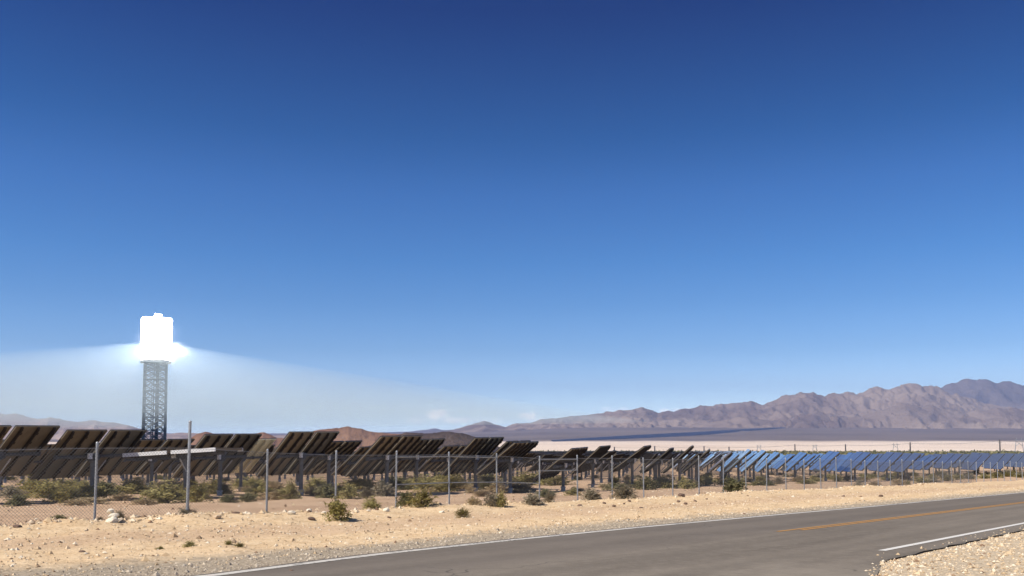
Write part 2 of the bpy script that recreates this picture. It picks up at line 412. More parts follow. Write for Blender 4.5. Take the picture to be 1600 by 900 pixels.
# single rocks
def rock_mesh(seed, mat, sub=2):
    import bmesh
    bm = bmesh.new(); bmesh.ops.create_icosphere(bm, subdivisions=sub, radius=1)
    for v in bm.verts:
        k = 1 + .38*mnoise.fractal(v.co*1.1+Vector((seed*3.7, seed, 0)), 1, 2, 3); v.co *= k
        v.co.z *= .72
    m = bpy.data.meshes.new('rock'); bm.to_mesh(m); bm.free(); m.materials.append(mat); return m
ROCK_M = [simple('tan_rock', (.56,.43,.29), .9, 0, .3, 5), simple('pale_rock', (.74,.66,.52), .9, 0, .2, 5), simple('brown_rock', (.16,.10,.07), .9, 0, .3, 5)]
rock_meshes = {(k, i): rock_mesh(i*5+k*11+1, ROCK_M[k]) for k in range(3) for i in range(3)}
def rock(px, py, w, h, kind, label, group=None, lift=0.0):
    p = ground(px, py); sc_ = p[1]/F
    o = link(bpy.data.objects.new('rock', rock_meshes[(kind, random.randrange(3))]))
    o.location = (p[0], p[1], zat(p[0], p[1])+h*sc_*.25+lift); o.scale = (w*sc_*.5, w*sc_*.5, h*sc_*.55); o.rotation_euler = (random.uniform(-.2,.2), random.uniform(-.2,.2), random.uniform(0, 6.28))
    return tag(o, label, 'rock', group)
# pale rock pile beside the fence post: three pieces resting on each other
rock(175, 828, 19, 13, 1, 'lowest pale boulder of the small white rock pile by the fence')
rock(177, 827.6, 16, 12, 1, 'rounded pale boulder at the middle of the white rock pile', None, .12)
rock(172, 827.2, 11, 10, 1, 'topmost pale lump of the small white rock pile', None, .245)
for px, py, w, h, k in ((27,836,13,7,2),(48,832,12,7,0),(215,820,9,5,0),(150,829,8,5,0),(112,829,7,4,1),(88,832,9,5,0)):
    rock(px, py, w, h, k, 'small rock at the fence foot near the white rock pile', 'rocks at the fence foot around the white rock pile')
rock(340, 821, 13, 9, 0, 'grey tan boulder on the sand below the tall fence post')
rock(368, 815, 13, 6, 2, 'flat brown rock on the sandy bank, midway between two fence posts')
for px, py, w, h, k in ((456,814,13,8,1),(487,816,12,7,2),(483,811,9,8,1),(506,812,8,6,1)):
    rock(px, py, w, h, k, 'rock on the bank just before the yellow-green bush', 'rocks beside the yellow-green bush')
for px, py, w, h, k in ((603,807,10,7,1),(608,811,7,4,2),(690,805,9,4,1),(576,808,7,4,1)):
    rock(px, py, w, h, k, 'pale stone on the verge below the two low roadside bushes', 'stones below the two low roadside bushes')
for px, py, w, h, k in ((906,794,8,7,2),(944,791,6,5,2),(959,793,6,4,2),(983,788,6,5,2),(1002,797,6,4,2),(1064,782,11,8,2),(1071,788,6,5,2),(1086,785,5,4,2),(1104,783,4,3,2),(975,790,4,4,2),(1060,786,6,4,2)):
    rock(px, py, w, h, k, 'dark brown stone on the pale sandy verge past mid-fence', 'dark stones on the pale verge')
rock(1318, 777, 6, 4, 2, 'dark stone alone on the pale verge, nearer of two beside the road'); rock(1376, 776, 7, 5, 2, 'dark stone alone on the pale verge, farther of two beside the road')
rock(455, 893, 7, 5, 2, 'dark pebble lying on the grey road shoulder'); rock(128, 864, 10, 4, 2, 'dark flat stone on the open verge below the rock pile')

# ------------------------------------------------------------------ bushes
def leaf_mat(name, a, b_, c=None):
    m, nt, b = new_mat(name)
    geo = nd(nt, 'ShaderNodeNewGeometry')
    r = nd(nt, 'ShaderNodeValToRGB'); nt.links.new(geo.outputs['Random Per Island'], r.inputs[0])
    el = r.color_ramp.elements; el[0].color = (*a, 1); el[1].color = (*b_, 1)
    if c: e = el.new(.86); e.color = (*b_, 1); el[-1].color = (*c, 1)
    nt.links.new(r.outputs[0], b.inputs['Base Color']); b.inputs['Roughness'].default_value = .7; b.inputs['Specular IOR Level'].default_value = .2
    tr = nd(nt, 'ShaderNodeBsdfTranslucent'); nt.links.new(r.outputs[0], tr.inputs[0])
    mx = nd(nt, 'ShaderNodeMixShader'); mx.inputs[0].default_value = .35
    nt.links.new(b.outputs[0], mx.inputs[1]); nt.links.new(tr.outputs[0], mx.inputs[2])
    nt.links.new(mx.outputs[0], nt.nodes['Material Output'].inputs['Surface'])
    return m
LEAF = {'olive': leaf_mat('olive_leaf', (.25,.22,.08), (.42,.36,.145), (.58,.48,.24)),
        'dark': leaf_mat('dark_leaf', (.12,.12,.055), (.24,.22,.105), (.36,.31,.17)),
        'yellow': leaf_mat('yellow_green_leaf', (.20,.17,.05), (.36,.31,.11), (.50,.42,.19)),
        'grey': leaf_mat('grey_leaf', (.22,.19,.125), (.38,.33,.235), (.52,.44,.31)),
        'dry': leaf_mat('dry_straw_leaf', (.36,.27,.15), (.55,.43,.26), (.68,.56,.36))}
STEM = simple('bush_stem', (.20,.15,.10), .9, 0, .2, 8)
def bush_meshes(seed, mat, n=1500, spread=1.0, flat=1.0, leaf=.045, ns=34):
    """unit bush: about 1 wide (radius .5) and 1 high; returns foliage mesh, stem mesh."""
    r = random.Random(seed); vs = []; fs = []; st = MB()
    tips = []
    for k in range(ns):
        a = r.uniform(0, 6.283); t = r.uniform(.05, 1)**.7
        lx = .46*t*math.cos(a)*spread; ly = .46*t*math.sin(a)*spread; h = (1-.55*t*t)*r.uniform(.62, 1.0)*flat
        p0 = Vector((.05*math.cos(a), .05*math.sin(a), -.03)); p1 = Vector((lx*.5, ly*.5, h*.6)); p2 = Vector((lx, ly, h))
        st.bar(p0, p1, .010, 3, 0, .007, False); st.bar(p1, p2, .007, 3, 0, .003, False); tips.append((p1, p2))
        if r.random() < .7:
            p3 = p1 + Vector((r.uniform(-.16,.16), r.uniform(-.16,.16), r.uniform(.05,.22))); st.bar(p1, p3, .005, 3, 0, .003, False); tips.append((p1, p3))
    wts = [r.uniform(.2, 1.6) for _ in tips]
    for k in range(n):
        p1, p2 = r.choices(tips, wts)[0]
        c = p1.lerp(p2, r.uniform(-.35, 1.06)) + Vector((r.gauss(0,.04), r.gauss(0,.04), r.gauss(0,.035)))
        if c.z < .0: c.z = r.uniform(0,.1)
        if k % 4 == 0:
            q_ = r.uniform(0, 6.283); t_ = r.random()**.5*.44*spread; c = Vector((t_*math.cos(q_), t_*math.sin(q_), r.uniform(.02, .45)*(1-t_)))
        a = Vector((r.gauss(0,1), r.gauss(0,1), r.gauss(0,1))).normalized(); b = a.orthogonal().normalized()
        s = leaf*r.uniform(.6, 1.4); i = len(vs)
        vs += [c-a*s, c+b*s*.45, c+a*s, c-b*s*.45]; fs.append((i, i+1, i+2, i+3))
    return mesh_from('foliage', vs, fs, [mat]), st.mesh('stems', [STEM])
BUSH = {}
for kind, (n, lf, fl) in {'olive': (1500,.042,1), 'dark': (1700,.045,1), 'yellow': (1300,.042,1), 'grey': (1500,.042,1), 'dry': (1300,.040,.9)}.items():
    for v in range(3): BUSH[(kind, v)] = bush_meshes(hash((v, n)) % 9973, LEAF[kind], n, 1, fl, lf)
def bush_at(x, y, w, h, kind, label, group=None, name='bush'):
    v = random.randrange(3); rt = empty(name, (x, y, zat(x, y)-.02), random.uniform(0, 6.28), label, 'bush', group)
    rt.scale = (w*1.05, w*1.05, h)
    for nm, me in zip(('foliage', 'stems'), BUSH[(kind, v)]): link(bpy.data.objects.new(nm, me), rt)
    return rt
def bush(px, py, w, h, kind, label, group=None):
    p = ground(px, py); k = p[1]/F
    return bush_at(p[0], p[1], w*k*1.18, h*k*1.18, kind, label, group)
# along the fence and on the verge
bush(527, 815, 42, 37, 'yellow', 'yellow-green bush on the verge, largest in front of the fence')
bush(581, 804, 30, 20, 'olive', 'low round olive bush on the verge beside the yellow-green one')
bush(634, 801, 30, 24, 'dark', 'dark green bush at the foot of a fence post, half of a pair'); bush(659, 802, 46, 29, 'olive', 'broad olive bush with bare twigs at the fence, beside the dark one')
bush(723, 809, 25, 18, 'yellow', 'small yellow-green tuft on the verge past a fence post')
bush(740, 798, 24, 16, 'dry', 'small brownish dry bush behind the yellow-green tuft')
bush(768, 798, 24, 23, 'grey', 'thin grey bush at the fence, beside the upright green one'); bush(783, 798, 20, 25, 'olive', 'upright narrow green bush at the fence foot')
bush(832, 795, 34, 20, 'grey', 'spreading grey-green bush under a fence post near mid-picture')
bush(858, 792, 18, 18, 'grey', 'small pale twiggy bush just past the spreading grey-green one')
bush(854, 777, 30, 15, 'dark', 'dark green bush inside the fence, behind the spreading grey-green one')
bush(923, 788, 30, 20, 'grey', 'dense grey bush at a fence post, nearer of two alike'); bush(933, 788, 12, 14, 'dry', 'rusty dry tuft against the dense grey bush')
bush(975, 785, 44, 22, 'grey', 'broad grey bush at a fence post, farther of two alike')
bush(895, 774, 26, 12, 'olive', 'low olive bush inside the fence by the lone short post')
bush(1148, 774, 36, 25, 'dark', 'dense dark green bush alone at the fence before the blue mirrors')
bush(293, 813, 30, 15, 'grey', 'sparse grey twigs at the foot of the tall fence post')
bush(93, 826, 24, 11, 'dark', 'small dark tuft under the chain-link mesh')
bush(186, 822, 20, 15, 'grey', 'grey tuft tucked behind the white rock pile')
bush(156, 822, 14, 8, 'grey', 'tiny grey tuft between the fence post and rock pile')
bush(250, 857, 14, 6, 'olive', 'tiny green plant on the open verge, first of four toward the road'); bush(296, 856, 22, 10, 'olive', 'green weed on the open verge, second of four toward the road')
bush(357, 852, 15, 10, 'yellow', 'yellowish weed on the open verge, third of four toward the road'); bush(373, 854, 18, 9, 'olive', 'olive weed on the open verge, last of four toward the road')
bush(246, 889, 8, 4, 'dark', 'tiny dark sprig in the sand near the road edge')
bush(1342, 762, 20, 11, 'grey', 'grey tuft at the fence below the blue mirrors'); bush(1366, 761, 22, 11, 'dry', 'straw coloured tuft at the fence below the blue mirrors')
bush(1405, 758, 24, 13, 'dry', 'brownish bush at the fence below the far blue mirrors'); bush(1418, 757, 10, 10, 'yellow', 'yellow tuft against the brownish bush by the far fence')
for px, py, w, h, k in ((1440,755,24,10,'olive'),(1458,754,24,9,'grey'),(1480,752,22,9,'olive'),(1497,750,18,10,'yellow'),(1515,749,20,9,'grey'),(1538,748,24,8,'olive'),(1556,747,24,9,'olive'),(1577,745,18,9,'yellow'),(1594,745,20,8,'grey')):
    bush(px, py, w, h, k, 'low bush in the scrubby strip along the farthest stretch of fence', 'bushes along the farthest stretch of fence')
# inside the field
for px, py, w, h, k, lab in ((256,786,78,33,'olive','wide olive creosote bush, largest in the field, under the tower'),(28,791,40,20,'dark','dark low bush shaded by the panels near the photo edge'),
    (75,778,64,25,'olive','olive bush spreading below the first pair of panels'),(130,775,60,24,'olive','olive bush spreading below the second pair of panels'),(17,778,40,18,'grey','pale scrub bush at the photo edge under the panels'),
    (118,790,40,12,'dry','straw coloured low brush before the panel shadow'),(310,783,40,30,'olive','olive bush right behind the tall fence post'),(357,786,30,14,'dark','dark round bush in the shadow of the level panel'),(387,784,26,16,'dark','second dark bush in the shadow of the level panel'),
    (407,775,34,24,'olive','olive bush between the two posts of the middle panels'),(452,781,36,28,'olive','bushy green shrub beside a heliostat post mid-field'),(514,779,42,24,'dark','large dark shrub left of a slim fence post'),(546,781,34,22,'olive','olive shrub behind the yellow-green roadside bush'),
    (570,779,28,18,'grey','grey brush near the cluster of posts'),(668,768,44,24,'olive','green shrub behind the railed fence bay'),(713,764,52,28,'olive','tall green shrub behind the railed fence bay'),(775,770,36,20,'dry','straw coloured brush around a post in the field'),
    (812,768,40,20,'dry','pale dry brush past the railed bays'),(828,758,70,20,'olive','long green thicket at the clearing edge'),(735,771,18,14,'dry','small dry clump beside a post near the railed bays'),
    (1010,765,34,22,'dark','dark shrub between two posts near the blue mirrors'),(1035,762,44,18,'olive','olive shrub spreading below tilted panels'),(1075,762,34,14,'dark','dark low shrub before the first blue mirrors'),(1105,759,24,16,'olive','green shrub left of the dense dark bush'),
    (960,757,20,14,'olive','olive clump in the gap between panel clusters')):
    bush(px, py, w, h, k, lab)
for px, py, w, h, k in ((58,771,84,26,'olive'),(98,767,60,20,'olive'),(160,774,56,22,'dark'),(205,772,60,22,'olive'),(190,783,40,14,'dry'),(335,772,60,22,'olive'),(285,770,60,20,'dry'),(390,764,56,18,'olive'),(430,768,44,18,'dry'),
    (495,766,60,20,'olive'),(560,764,60,20,'olive'),(615,766,50,22,'dark'),(650,761,60,20,'olive'),(690,758,60,20,'olive'),(760,758,60,18,'olive'),(868,757,60,16,'olive'),(140,788,60,12,'dry'),(225,789,40,12,'dry')):
    bush(px, py, w, h, k, 'broad low brush in the thicket below the brown-backed panels', 'broad brush below the brown-backed panels')
random.seed(21)
made = 0
while made < 168:
    px = random.uniform(-20, 1600); s_ = random.uniform(0, 1)
    y0 = np.interp(px, [0, 300, 900, 1200, 1600], [789, 783, 774, 758, 744]); y1 = np.interp(px, [0, 900, 1200, 1600], [746, 745, 742, 740])
    py = y0 + (y1-y0)*s_
    p = ground(px, py); s, o = so(p[0], p[1])
    if o < FENCE_O+9: continue
    k = random.choice(['olive','olive','dark','grey','dry','olive','dry','dry'])
    w = random.uniform(.9, 2.6); zone = 'under the tower and the brown-backed panels' if px < 420 else ('among the posts mid-field' if px < 980 else 'below the blue mirrors')
    bush_at(p[0], p[1], w, random.uniform(.45, 1.05) if k != 'dry' else random.uniform(.3,.7), k, 'scrub bush growing '+zone, 'scrub bushes '+zone); made += 1

made = 0
while made < 38:
    px = random.uniform(1130, 1610); py = float(np.interp(px, [1130, 1600], [762, 746])) - random.uniform(0, 1)**1.3*float(np.interp(px, [1130, 1600], [14, 7]))
    p = ground(px, py); s, o = so(p[0], p[1])
    if o < FENCE_O+2 or (o < FENCE_O+10 and px < 1330): continue
    k = random.choice(['olive','dark','grey','dry','grey','olive'])
    bush_at(p[0], p[1], random.uniform(1.0, 2.8), random.uniform(.5, 1.0), k, 'scrub clump in the strip of brush right below the mirror wall', 'scrub clumps right below the mirror wall'); made += 1

# ------------------------------------------------------------------ chain-link fence
fz = lambda s, o=FENCE_O: zat(*xy(s, o))
POST_S0 = so(*ground(148, 820)[:2])[0]; SP = (so(*ground(1092, 775.5)[:2])[0]-POST_S0)/12.0
print('fence spacing', SP, POST_S0)
fx, fy = xy(POST_S0, FENCE_O)
fence = empty('chain_link_fence', (0, 0, 0), 0, 'long grey chain-link fence on steel posts between the verge and the solar field', 'fence')
FH = 2.15
ks = list(range(-7, 58))
for k in ks:
    s = POST_S0+SP*k; x, y = xy(s, FENCE_O); z = fz(s)
    h = 2.85 if k == 1 else FH*(1+random.uniform(-.02,.02)); r_ = .045 if k in (1,) else .034
    lean = Vector((random.uniform(-.012,.012), random.uniform(-.012,.012), 0))
    m = MB(); m.bar((0,0,-.15), Vector((0,0,h))+lean*h, r_, 8)
    m.bar(Vector((0,0,h))+lean*h, Vector((0,0,h+.04))+lean*h, r_*1.25, 8, 0, r_*.6)
    m.bar((0,0,-.1), (0,0,.05), .11, 8, 1)
    o = m.build('post', [GALV, CONC], fence); o.location = (x, y, z)
def rail(k0, k1, hh):
    for k in range(k0, k1):
        a = POST_S0+SP*k; b = a+SP
        m = MB(); xa, ya = xy(a, FENCE_O+.02); xb, yb = xy(b, FENCE_O+.02)
        m.bar((xa, ya, fz(a)+hh), (xb, yb, fz(b)+hh), .024, 6); m.build('rail', GALV, fence)
rail(4, 6, 1.98); rail(4, 7, .95); rail(7, 8, 2.0); rail(7, 8, 1.5)
# woven wire: diagonals both ways plus two tension wires
m = MB(); cell = .095; rw = .0030; top = 2.05
V = []; Fw = []
for sgn in (1, -1):
    s = POST_S0+SP*ks[0]-top; end = POST_S0+SP*32+top
    while s < end:
        a0, a1 = s, s+top*sgn
        lo, hi = POST_S0+SP*ks[0], POST_S0+SP*32
        if max(a0, a1) < hi and min(a0, a1) > lo:
            xa, ya = xy(a0, FENCE_O-.045-.004*sgn); xb, yb = xy(a1, FENCE_O-.045-.004*sgn)
            pa = np.array((xa, ya, fz(a0)+.02)); pb = np.array((xb, yb, fz(a1)+top))
            # square section, twisted strand drawn as one straight bar
            d = pb-pa; d /= np.linalg.norm(d); w1 = np.array((N[0], N[1], 0)); w2 = np.cross(d, w1)
            i = len(V)
            for q in (pa, pb):
                V += [q+rw*w1, q+rw*w2, q-rw*w1, q-rw*w2]
            Fw += [(i, i+1, i+5, i+4), (i+1, i+2, i+6, i+5), (i+2, i+3, i+7, i+6), (i+3, i, i+4, i+7)]
        s += cell
WIRE = simple('fence_wire', (.16,.165,.17), .6, .2, .1, 3)
link(bpy.data.objects.new('wire_mesh', mesh_from('wire_mesh', V, Fw, [WIRE])), fence)
for hh in (.03, 2.05):
    m = MB()
    for k in ks[:-1]:
        a = POST_S0+SP*k; xa, ya = xy(a, FENCE_O-.05); xb, yb = xy(a+SP, FENCE_O-.05)
        m.bar((xa, ya, fz(a)+hh), (xb, yb, fz(a+SP)+hh), .006, 4, 0, None, False)
    m.build('tension_wire', GALV, fence)

# ------------------------------------------------------------------ heliostats
L, MW, GAP = 3.3, 2.35, .22
def mk_mirror(back):
    m = MB(); x, y = L/2, MW/2
    m.add([(-x,-y,.012),(x,-y,.012),(x,y,.012),(-x,y,.012)], [(0,1,2,3)], 0)                 # glass face
    m.add([(-x,-y,-.05),(x,-y,-.05),(x,y,-.05),(-x,y,-.05)], [(3,2,1,0)], 1)                 # coated back
    e = [(-x,-y),(x,-y),(x,y),(-x,y)]
    for i in range(4):
        a, b = e[i], e[(i+1)%4]
        m.add([(*a,-.05),(*b,-.05),(*b,.012),(*a,.012)], [(0,1,2,3)], 2)
    # turned rim on the back
    for sy in (-1, 1): m.box((0, sy*(y-.025), -.068), (L, .05, .034), 1)
    for sx in (-1, 1): m.box((sx*(x-.025), 0, -.068), (.05, MW-.11, .034), 1)
    return m.mesh('mirror', [MIRROR, back, EDGE])
def mk_rail(mat):
    m = MB(); m.box((0,0,-.150), (L*.95,.065,.13), 0)
    m.box((L*.475+.02, 0, -.100), (.10,.085,.14), 0)
    for t in (-.33, -.05, .22, .40): m.box((L*t, 0, -.225), (.13,.14,.03), 0)
    return m.mesh('support_rail', [mat])
def mk_level():
    m = MB(); m.box((0,0,-.045), (L-.14, MW-.002, .10), 1)
    m.add([(-L/2+.07,-MW/2,.012),(L/2-.07,-MW/2,.012),(L/2-.07,MW/2,.012),(-L/2+.07,MW/2,.012)], [(0,1,2,3)], 0)
    for sx in (-1, 1): m.box((sx*(L/2-.035), 0, -.085), (.07, MW, .19), 2)  # edge made pale and deep here to imitate a sunlit frame edge
    return m.mesh('mirror', [MIRROR, PANEL_BACK, WHITE_PAINT])
ME = {'level': mk_level(), 'mirror': mk_mirror(PANEL_BACK), 'mirror_lit_tone': mk_mirror(PANEL_LIT), 'rail': mk_rail(RAIL), 'rail_lit_tone': mk_rail(RAIL_LIT)}
m = MB(); m.bar((0,0,.28), (0,0,1.95), .115, 10); m.bar((0,0,1.9), (0,0,1.98), .17, 10); ME['post'] = m.mesh('post', [GALV_D], False)
m = MB(); m.bar((0,0,-.3), (0,0,.3), .15, 10); m.bar((0,0,.28), (0,0,.34), .19, 10); ME['foot'] = m.mesh('foot', [CONC])
m = MB(); m.bar((0,-2.25,0), (0,2.25,0), .085, 8)
for sy in (-2.2, -1.25, -.35, .35, 1.25, 2.2): m.box((0, sy, 0), (.22,.05,.22))
ME['tube'] = m.mesh('torque_tube', [DARKBOX])
m = MB(); m.box((0,0,.02), (.34,.42,.36)); m.bar((-.05,.24,-.05), (-.05,.44,-.05), .09, 8); m.box((.22,-.05,.05), (.16,.22,.22)); ME['drive'] = m.mesh('drive_unit', [DARKBOX])
m = MB(); m.bar((0,.12,-.55), (.62,.12,.10), .035, 6); m.bar((.3,.12,-.24), (.66,.12,.14), .022, 6); ME['actuator'] = m.mesh('actuator', [PALE])
m = MB(); m.box((0,0,0), (.12,.20,.26)); m.box((0,0,.15), (.16,.24,.02)); ME['control'] = m.mesh('control_box', [WHITE_PAINT])
def helio(x, y, th, psi, hub=2.15, label=None, group=None, cream=False, level=False):
    """th: tilt of the mirror plane, psi: heading of its width axis clockwise from +Y (degrees)."""
    z = zat(x, y)
    rt = empty('heliostat', (x, y, z), -R(psi), label, 'heliostat', group)
    def part(key, nm, loc=(0,0,0), rot=(0,0,0), scl=(1,1,1), par=rt):
        o = bpy.data.objects.new(nm, ME[key]); o.location = loc; o.rotation_euler = rot; o.scale = scl; return link(o, par)
    part('foot', 'foot'); part('post', 'post', scl=(1,1,(hub-.2)/1.98))
    part('tube', 'torque_tube', (0,0,hub)); part('drive', 'drive_unit', (0,0,hub-.05)); part('actuator', 'actuator', (.1,0,hub-.3)); part('control', 'control_box', (.30,-.45,hub+.02))
    rot = (0, -R(th), 0); n = Vector((-math.sin(R(th)), 0, math.cos(R(th))))
    for sy in (-1, 1):
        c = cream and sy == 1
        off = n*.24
        mi = part('level' if level else 'mirror_lit_tone' if cream else 'mirror', 'mirror', (off.x, sy*(MW+GAP)/2, hub+off.z), rot)
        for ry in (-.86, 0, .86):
            r_ = part('rail_lit_tone' if cream else 'rail', 'support_rail', (0, ry, 0), (0,0,0), (1,1,1), mi)
    return rt
def psi_of(px): return float(np.interp(px, [0, 720, 860, 1000, 1130, 1400, 1600], [22, 22, 17.5, 14.5, 13, 1, -4]))
front = []
FR = [ # post px, base py, tilt, hub, label
 (-8,786,45,2.15,'brown-backed heliostat cut off by the photo edge, nearest of all'),
 (143,781,45,2.15,'brown-backed heliostat pair over the first fence post, nearest the rock pile'),
 (236,771,40,2.1,'dark brown heliostat right under the tower, behind the level one'),
 (343,774,46,2.25,'brown-backed heliostat between the tower and the panel coloured as if lit'),
 (470,774,48,2.3,'tall brown heliostat with six rails before the brown hill'),
 (604,773,44,2.15,'brown ribbed heliostat before the dark hill, above the dark fence-side bush'),
 (743,769,45,2.25,'ribbed heliostat standing on the dark hill\'s foot line, first of two overlapping'),
 (797,769,38,2.15,'ribbed heliostat overlapping the playa edge, second of two overlapping'),
 (880,768,38,1.75,'lone low heliostat on a short post in the clearing'),
 (926,761,42,2.2,'steep dark heliostat just past the clearing'),
 (988,763,36,2.1,'dark heliostat with a wide shadow, before the first slim blue ones'),
 (1030,759,40,2.1,'thin edge-on heliostat, first of two spiky dark ones'),
 (1062,760,42,2.15,'thin edge-on heliostat, second of two spiky dark ones'),
 (1090,757,40,2.1,'edge-on heliostat where brown backs turn into blue mirrors'),
 (1128,753,41,2.15,'pale-edged heliostat with a sliver of blue mirror, left of the dark bush'),
 (1154,756,42,2.15,'blue mirror heliostat rising just behind the dense dark bush'),
 (1178,754,42,2.15,'blue mirror heliostat, next after the one behind the dark bush'),
 (1200,752,42,2.1,'smaller blue heliostat, third after the dark bush'),
 (1242,751,42,2.15,'blue heliostat of two overlapping mirrors before the pale lakebed'),
 (1290,752,42,2.15,'slanted blue heliostat with a narrow face, midway along the blue row'),
 (1336,752,42,2.15,'bright blue heliostat with broad face, just past midway along the blue row'),
 (1386,751,44,2.15,'broad deep blue heliostat, tallest towards the far wall of mirrors'),
 (1414,750,44,2.1,'broad deep blue heliostat where the far wall of mirrors begins')]
for px, py, th, hub, lab in FR:
    p = ground(px, py); helio(p[0], p[1], th, psi_of(px), hub, lab); front.append((p[0], p[1]))
p = ground(291, 779); lv_ = helio(p[0], p[1], 1.4, 97, 2.24, 'heliostat lying level like a table, beside the tall fence post', None, False, True); front.append((p[0], p[1])); lv_.rotation_euler[0] = R(3.6)
p = ground(376, 767); helio(p[0], p[1], 46, 22, 2.3, 'heliostat with back painted cream as if mirror-lit, against the small brown knoll', None, True); front.append((p[0], p[1]))
TX, TYY = at(241, 672, 900)[:2]
cand = []
row = 0; rad = 952.0
while rad > 430:
    step = 6.2/rad; a0 = (row % 2)*.5*step
    a = -1.6
    while a < 1.6:
        th_ = a + a0
        x = TX + rad*math.sin(th_); y = TYY - rad*math.cos(th_)
        a += step
        if y < 20: continue
        s, o = so(x, y)
        px, py = to_px(x, y, float(terrain(x, y)))
        if px < -70 or px > 1760: continue
        if o < (FENCE_O+16 if px < 1000 else float(np.interp(px, [1000, 1400, 1500, 1700], [FENCE_O+19, FENCE_O+19, FENCE_O+13, FENCE_O+9]))): continue
        if px < 1010 and y < 56: continue
        if 810 < px < 905 and y < 112: continue
        if px > 1010 and py > float(np.interp(px, [1010, 1400, 1600], [753, 752, 749])): continue
        if px > 1180 and y > np.interp(px, [1180, 1300, 1450, 1600], [210, 160, 165, 200]): continue
        x += random.uniform(-.5,.5); y += random.uniform(-.5,.5)
        if min((x-a_)**2+(y-b_)**2 for a_, b_ in front) < 5.6**2: continue
        cand.append((math.hypot(x, y), x, y, px, row))
    rad -= 6.9; row += 1
cand.sort()
ZONES = [(110,'west of the tower'),(300,'beneath the tower'),(450,'before the small knoll'),(600,'before the reddish hill'),(760,'before the dark hill'),(900,'around the clearing'),(1110,'past the clearing'),(1260,'among the slim ones'),(1430,'among the broad ones'),(9999,'in the farthest wall')]
NIND = 272
print('heliostats', len(cand)+len(front))
random.seed(5)
for d, x, y, px, rw_ in cand[:NIND]:
    zn = next(t for lim, t in ZONES if px < lim)
    kind = 'dark-backed heliostat behind the front row ' if px < 1110 else 'blue mirror heliostat behind the front row '
    helio(x, y, np.interp(px, [0,500,800,1130,1600],[44,40,37,41,46])+random.gauss(0, 3.2), psi_of(px)+random.gauss(0, 3.0), 2.15+random.uniform(-.1,.1), kind+zn, 'heliostats in the rows '+zn)
# the rest of the field, one mass far off
m = MB()
for d, x, y, px, rw_ in cand[NIND:]:
    z = float(terrain(x, y)); ps = R(psi_of(px)+random.gauss(0, 2)); th = R(41+random.gauss(0, 2.5))
    M = Matrix.Translation((x, y, z+2.15)) @ Matrix.Rotation(-ps, 4, 'Z') @ Matrix.Rotation(-th, 4, 'Y')
    for sy in (-1, 1):
        c = sy*(MW+GAP)/2; a, b = L/2, MW/2
        vs = [M @ Vector(p) for p in ((-a,c-b,.25),(a,c-b,.25),(a,c+b,.25),(-a,c+b,.25),(-a,c-b,.19),(a,c-b,.19),(a,c+b,.19),(-a,c+b,.19))]
        m.add(vs, [(0,1,2,3)], 0); m.add(vs, [(7,6,5,4)], 1); m.add(vs, [(0,4,5,1),(1,5,6,2),(2,6,7,3),(3,7,4,0)], 2)
        for ry in (-.86, 0, .86): m.box((0, c+ry, .12), (L*.95,.07,.14), 3, M)
    m.bar((x,y,z-.2), (x,y,z+2.1), .12, 5, 4)
o = m.build('distant_heliostats', [MIRROR, PANEL_BACK, EDGE, RAIL, GALV_D]); tag(o, 'far rows of heliostats merging into a dark band', 'heliostats', kind='stuff')

# ------------------------------------------------------------------ power tower
gz = float(terrain(TX, TYY))
def tz(y): return float(at(241, y, 900)[2])
tower = empty('solar_power_tower', (TX, TYY, gz), R(22), 'tall steel lattice tower with a blindingly white receiver on top', 'tower')
z0, zt = 0.0, tz(567)-gz; half = 34/F*900/2
rotz = R(-6)   # the plan is turned, one corner towards the road
cor = [Vector((math.cos(rotz+math.pi/2*k+math.pi/4+R(90)), math.sin(rotz+math.pi/2*k+math.pi/4+R(90)), 0)) for k in range(4)]
rx = max(abs(c.x) for c in cor); cor = [c*(half/rx) for c in cor]
for c in cor:
    m = MB(); m.bar(c*1.03, c+Vector((0,0,zt)), .62, 8, 0, .5); m.build('leg', TOWER_STEEL, tower)
lv = [tz(y)-gz for y in (693, 672, 652, 632, 611, 593, 578, 568)]; lv = [0.0, lv[0]*.55] + lv
br = MB(); hz = MB()
for i in range(len(lv)-1):
    a, b = lv[i], lv[i+1]
    for k in range(4):
        p, q = cor[k], cor[(k+1)%4]; mid = (p+q)/2
        up = Vector((0,0,1))
        hz.bar(p+up*b, q+up*b, .55, 6)
        n = 2
        zm = (a+b)/2
        for (u0, u1) in ((p, mid), (mid, q)):
            br.bar(u0+up*a, u1+up*zm, .42, 4); br.bar(u1+up*a, u0+up*zm, .42, 4)
            br.bar(u0+up*zm, u1+up*b, .42, 4); br.bar(u1+up*zm, u0+up*b, .42, 4)
        hz.bar(p+up*zm, q+up*zm, .3, 5); br.bar(mid+up*a, mid+up*b, .22, 5)
br.build('bracing', TOWER_STEEL, tower); hz.build('girts', TOWER_STEEL, tower)
m = MB()   # lift shaft, pipes and stair inside
m.box((1.9, 1.0, zt/2), (3.4, 3.0, zt-1)); m.bar((-1.6,-1.4,0), (-1.6,-1.4,zt), .35, 8); m.bar((-3.4,1.5,0), (-3.4,1.5,zt), .25, 8)
m.build('lift_shaft', TOWER_CORE, tower)
m = MB()
nst = 22
for i in range(nst):
    a = zt*i/nst; b = zt*(i+1)/nst; s_ = 1 if i % 2 else -1
    m.bar((-5.5*s_, -5.2, a), (3.0*s_, -5.2, b), .22, 4); m.box((3.5*s_, -5.2, b), (2.4, 1.6, .15))
m.build('stair', TOWER_STEEL, tower)
w = 46/F*900/2; pw = 46/F*900/2
m = MB(); m.box((0,0,zt+.5), (2*pw*.98, 2*pw*.98, .9)); m.box((0,0,zt+2.6), (2*pw*.86, 2*pw*.86, .5))
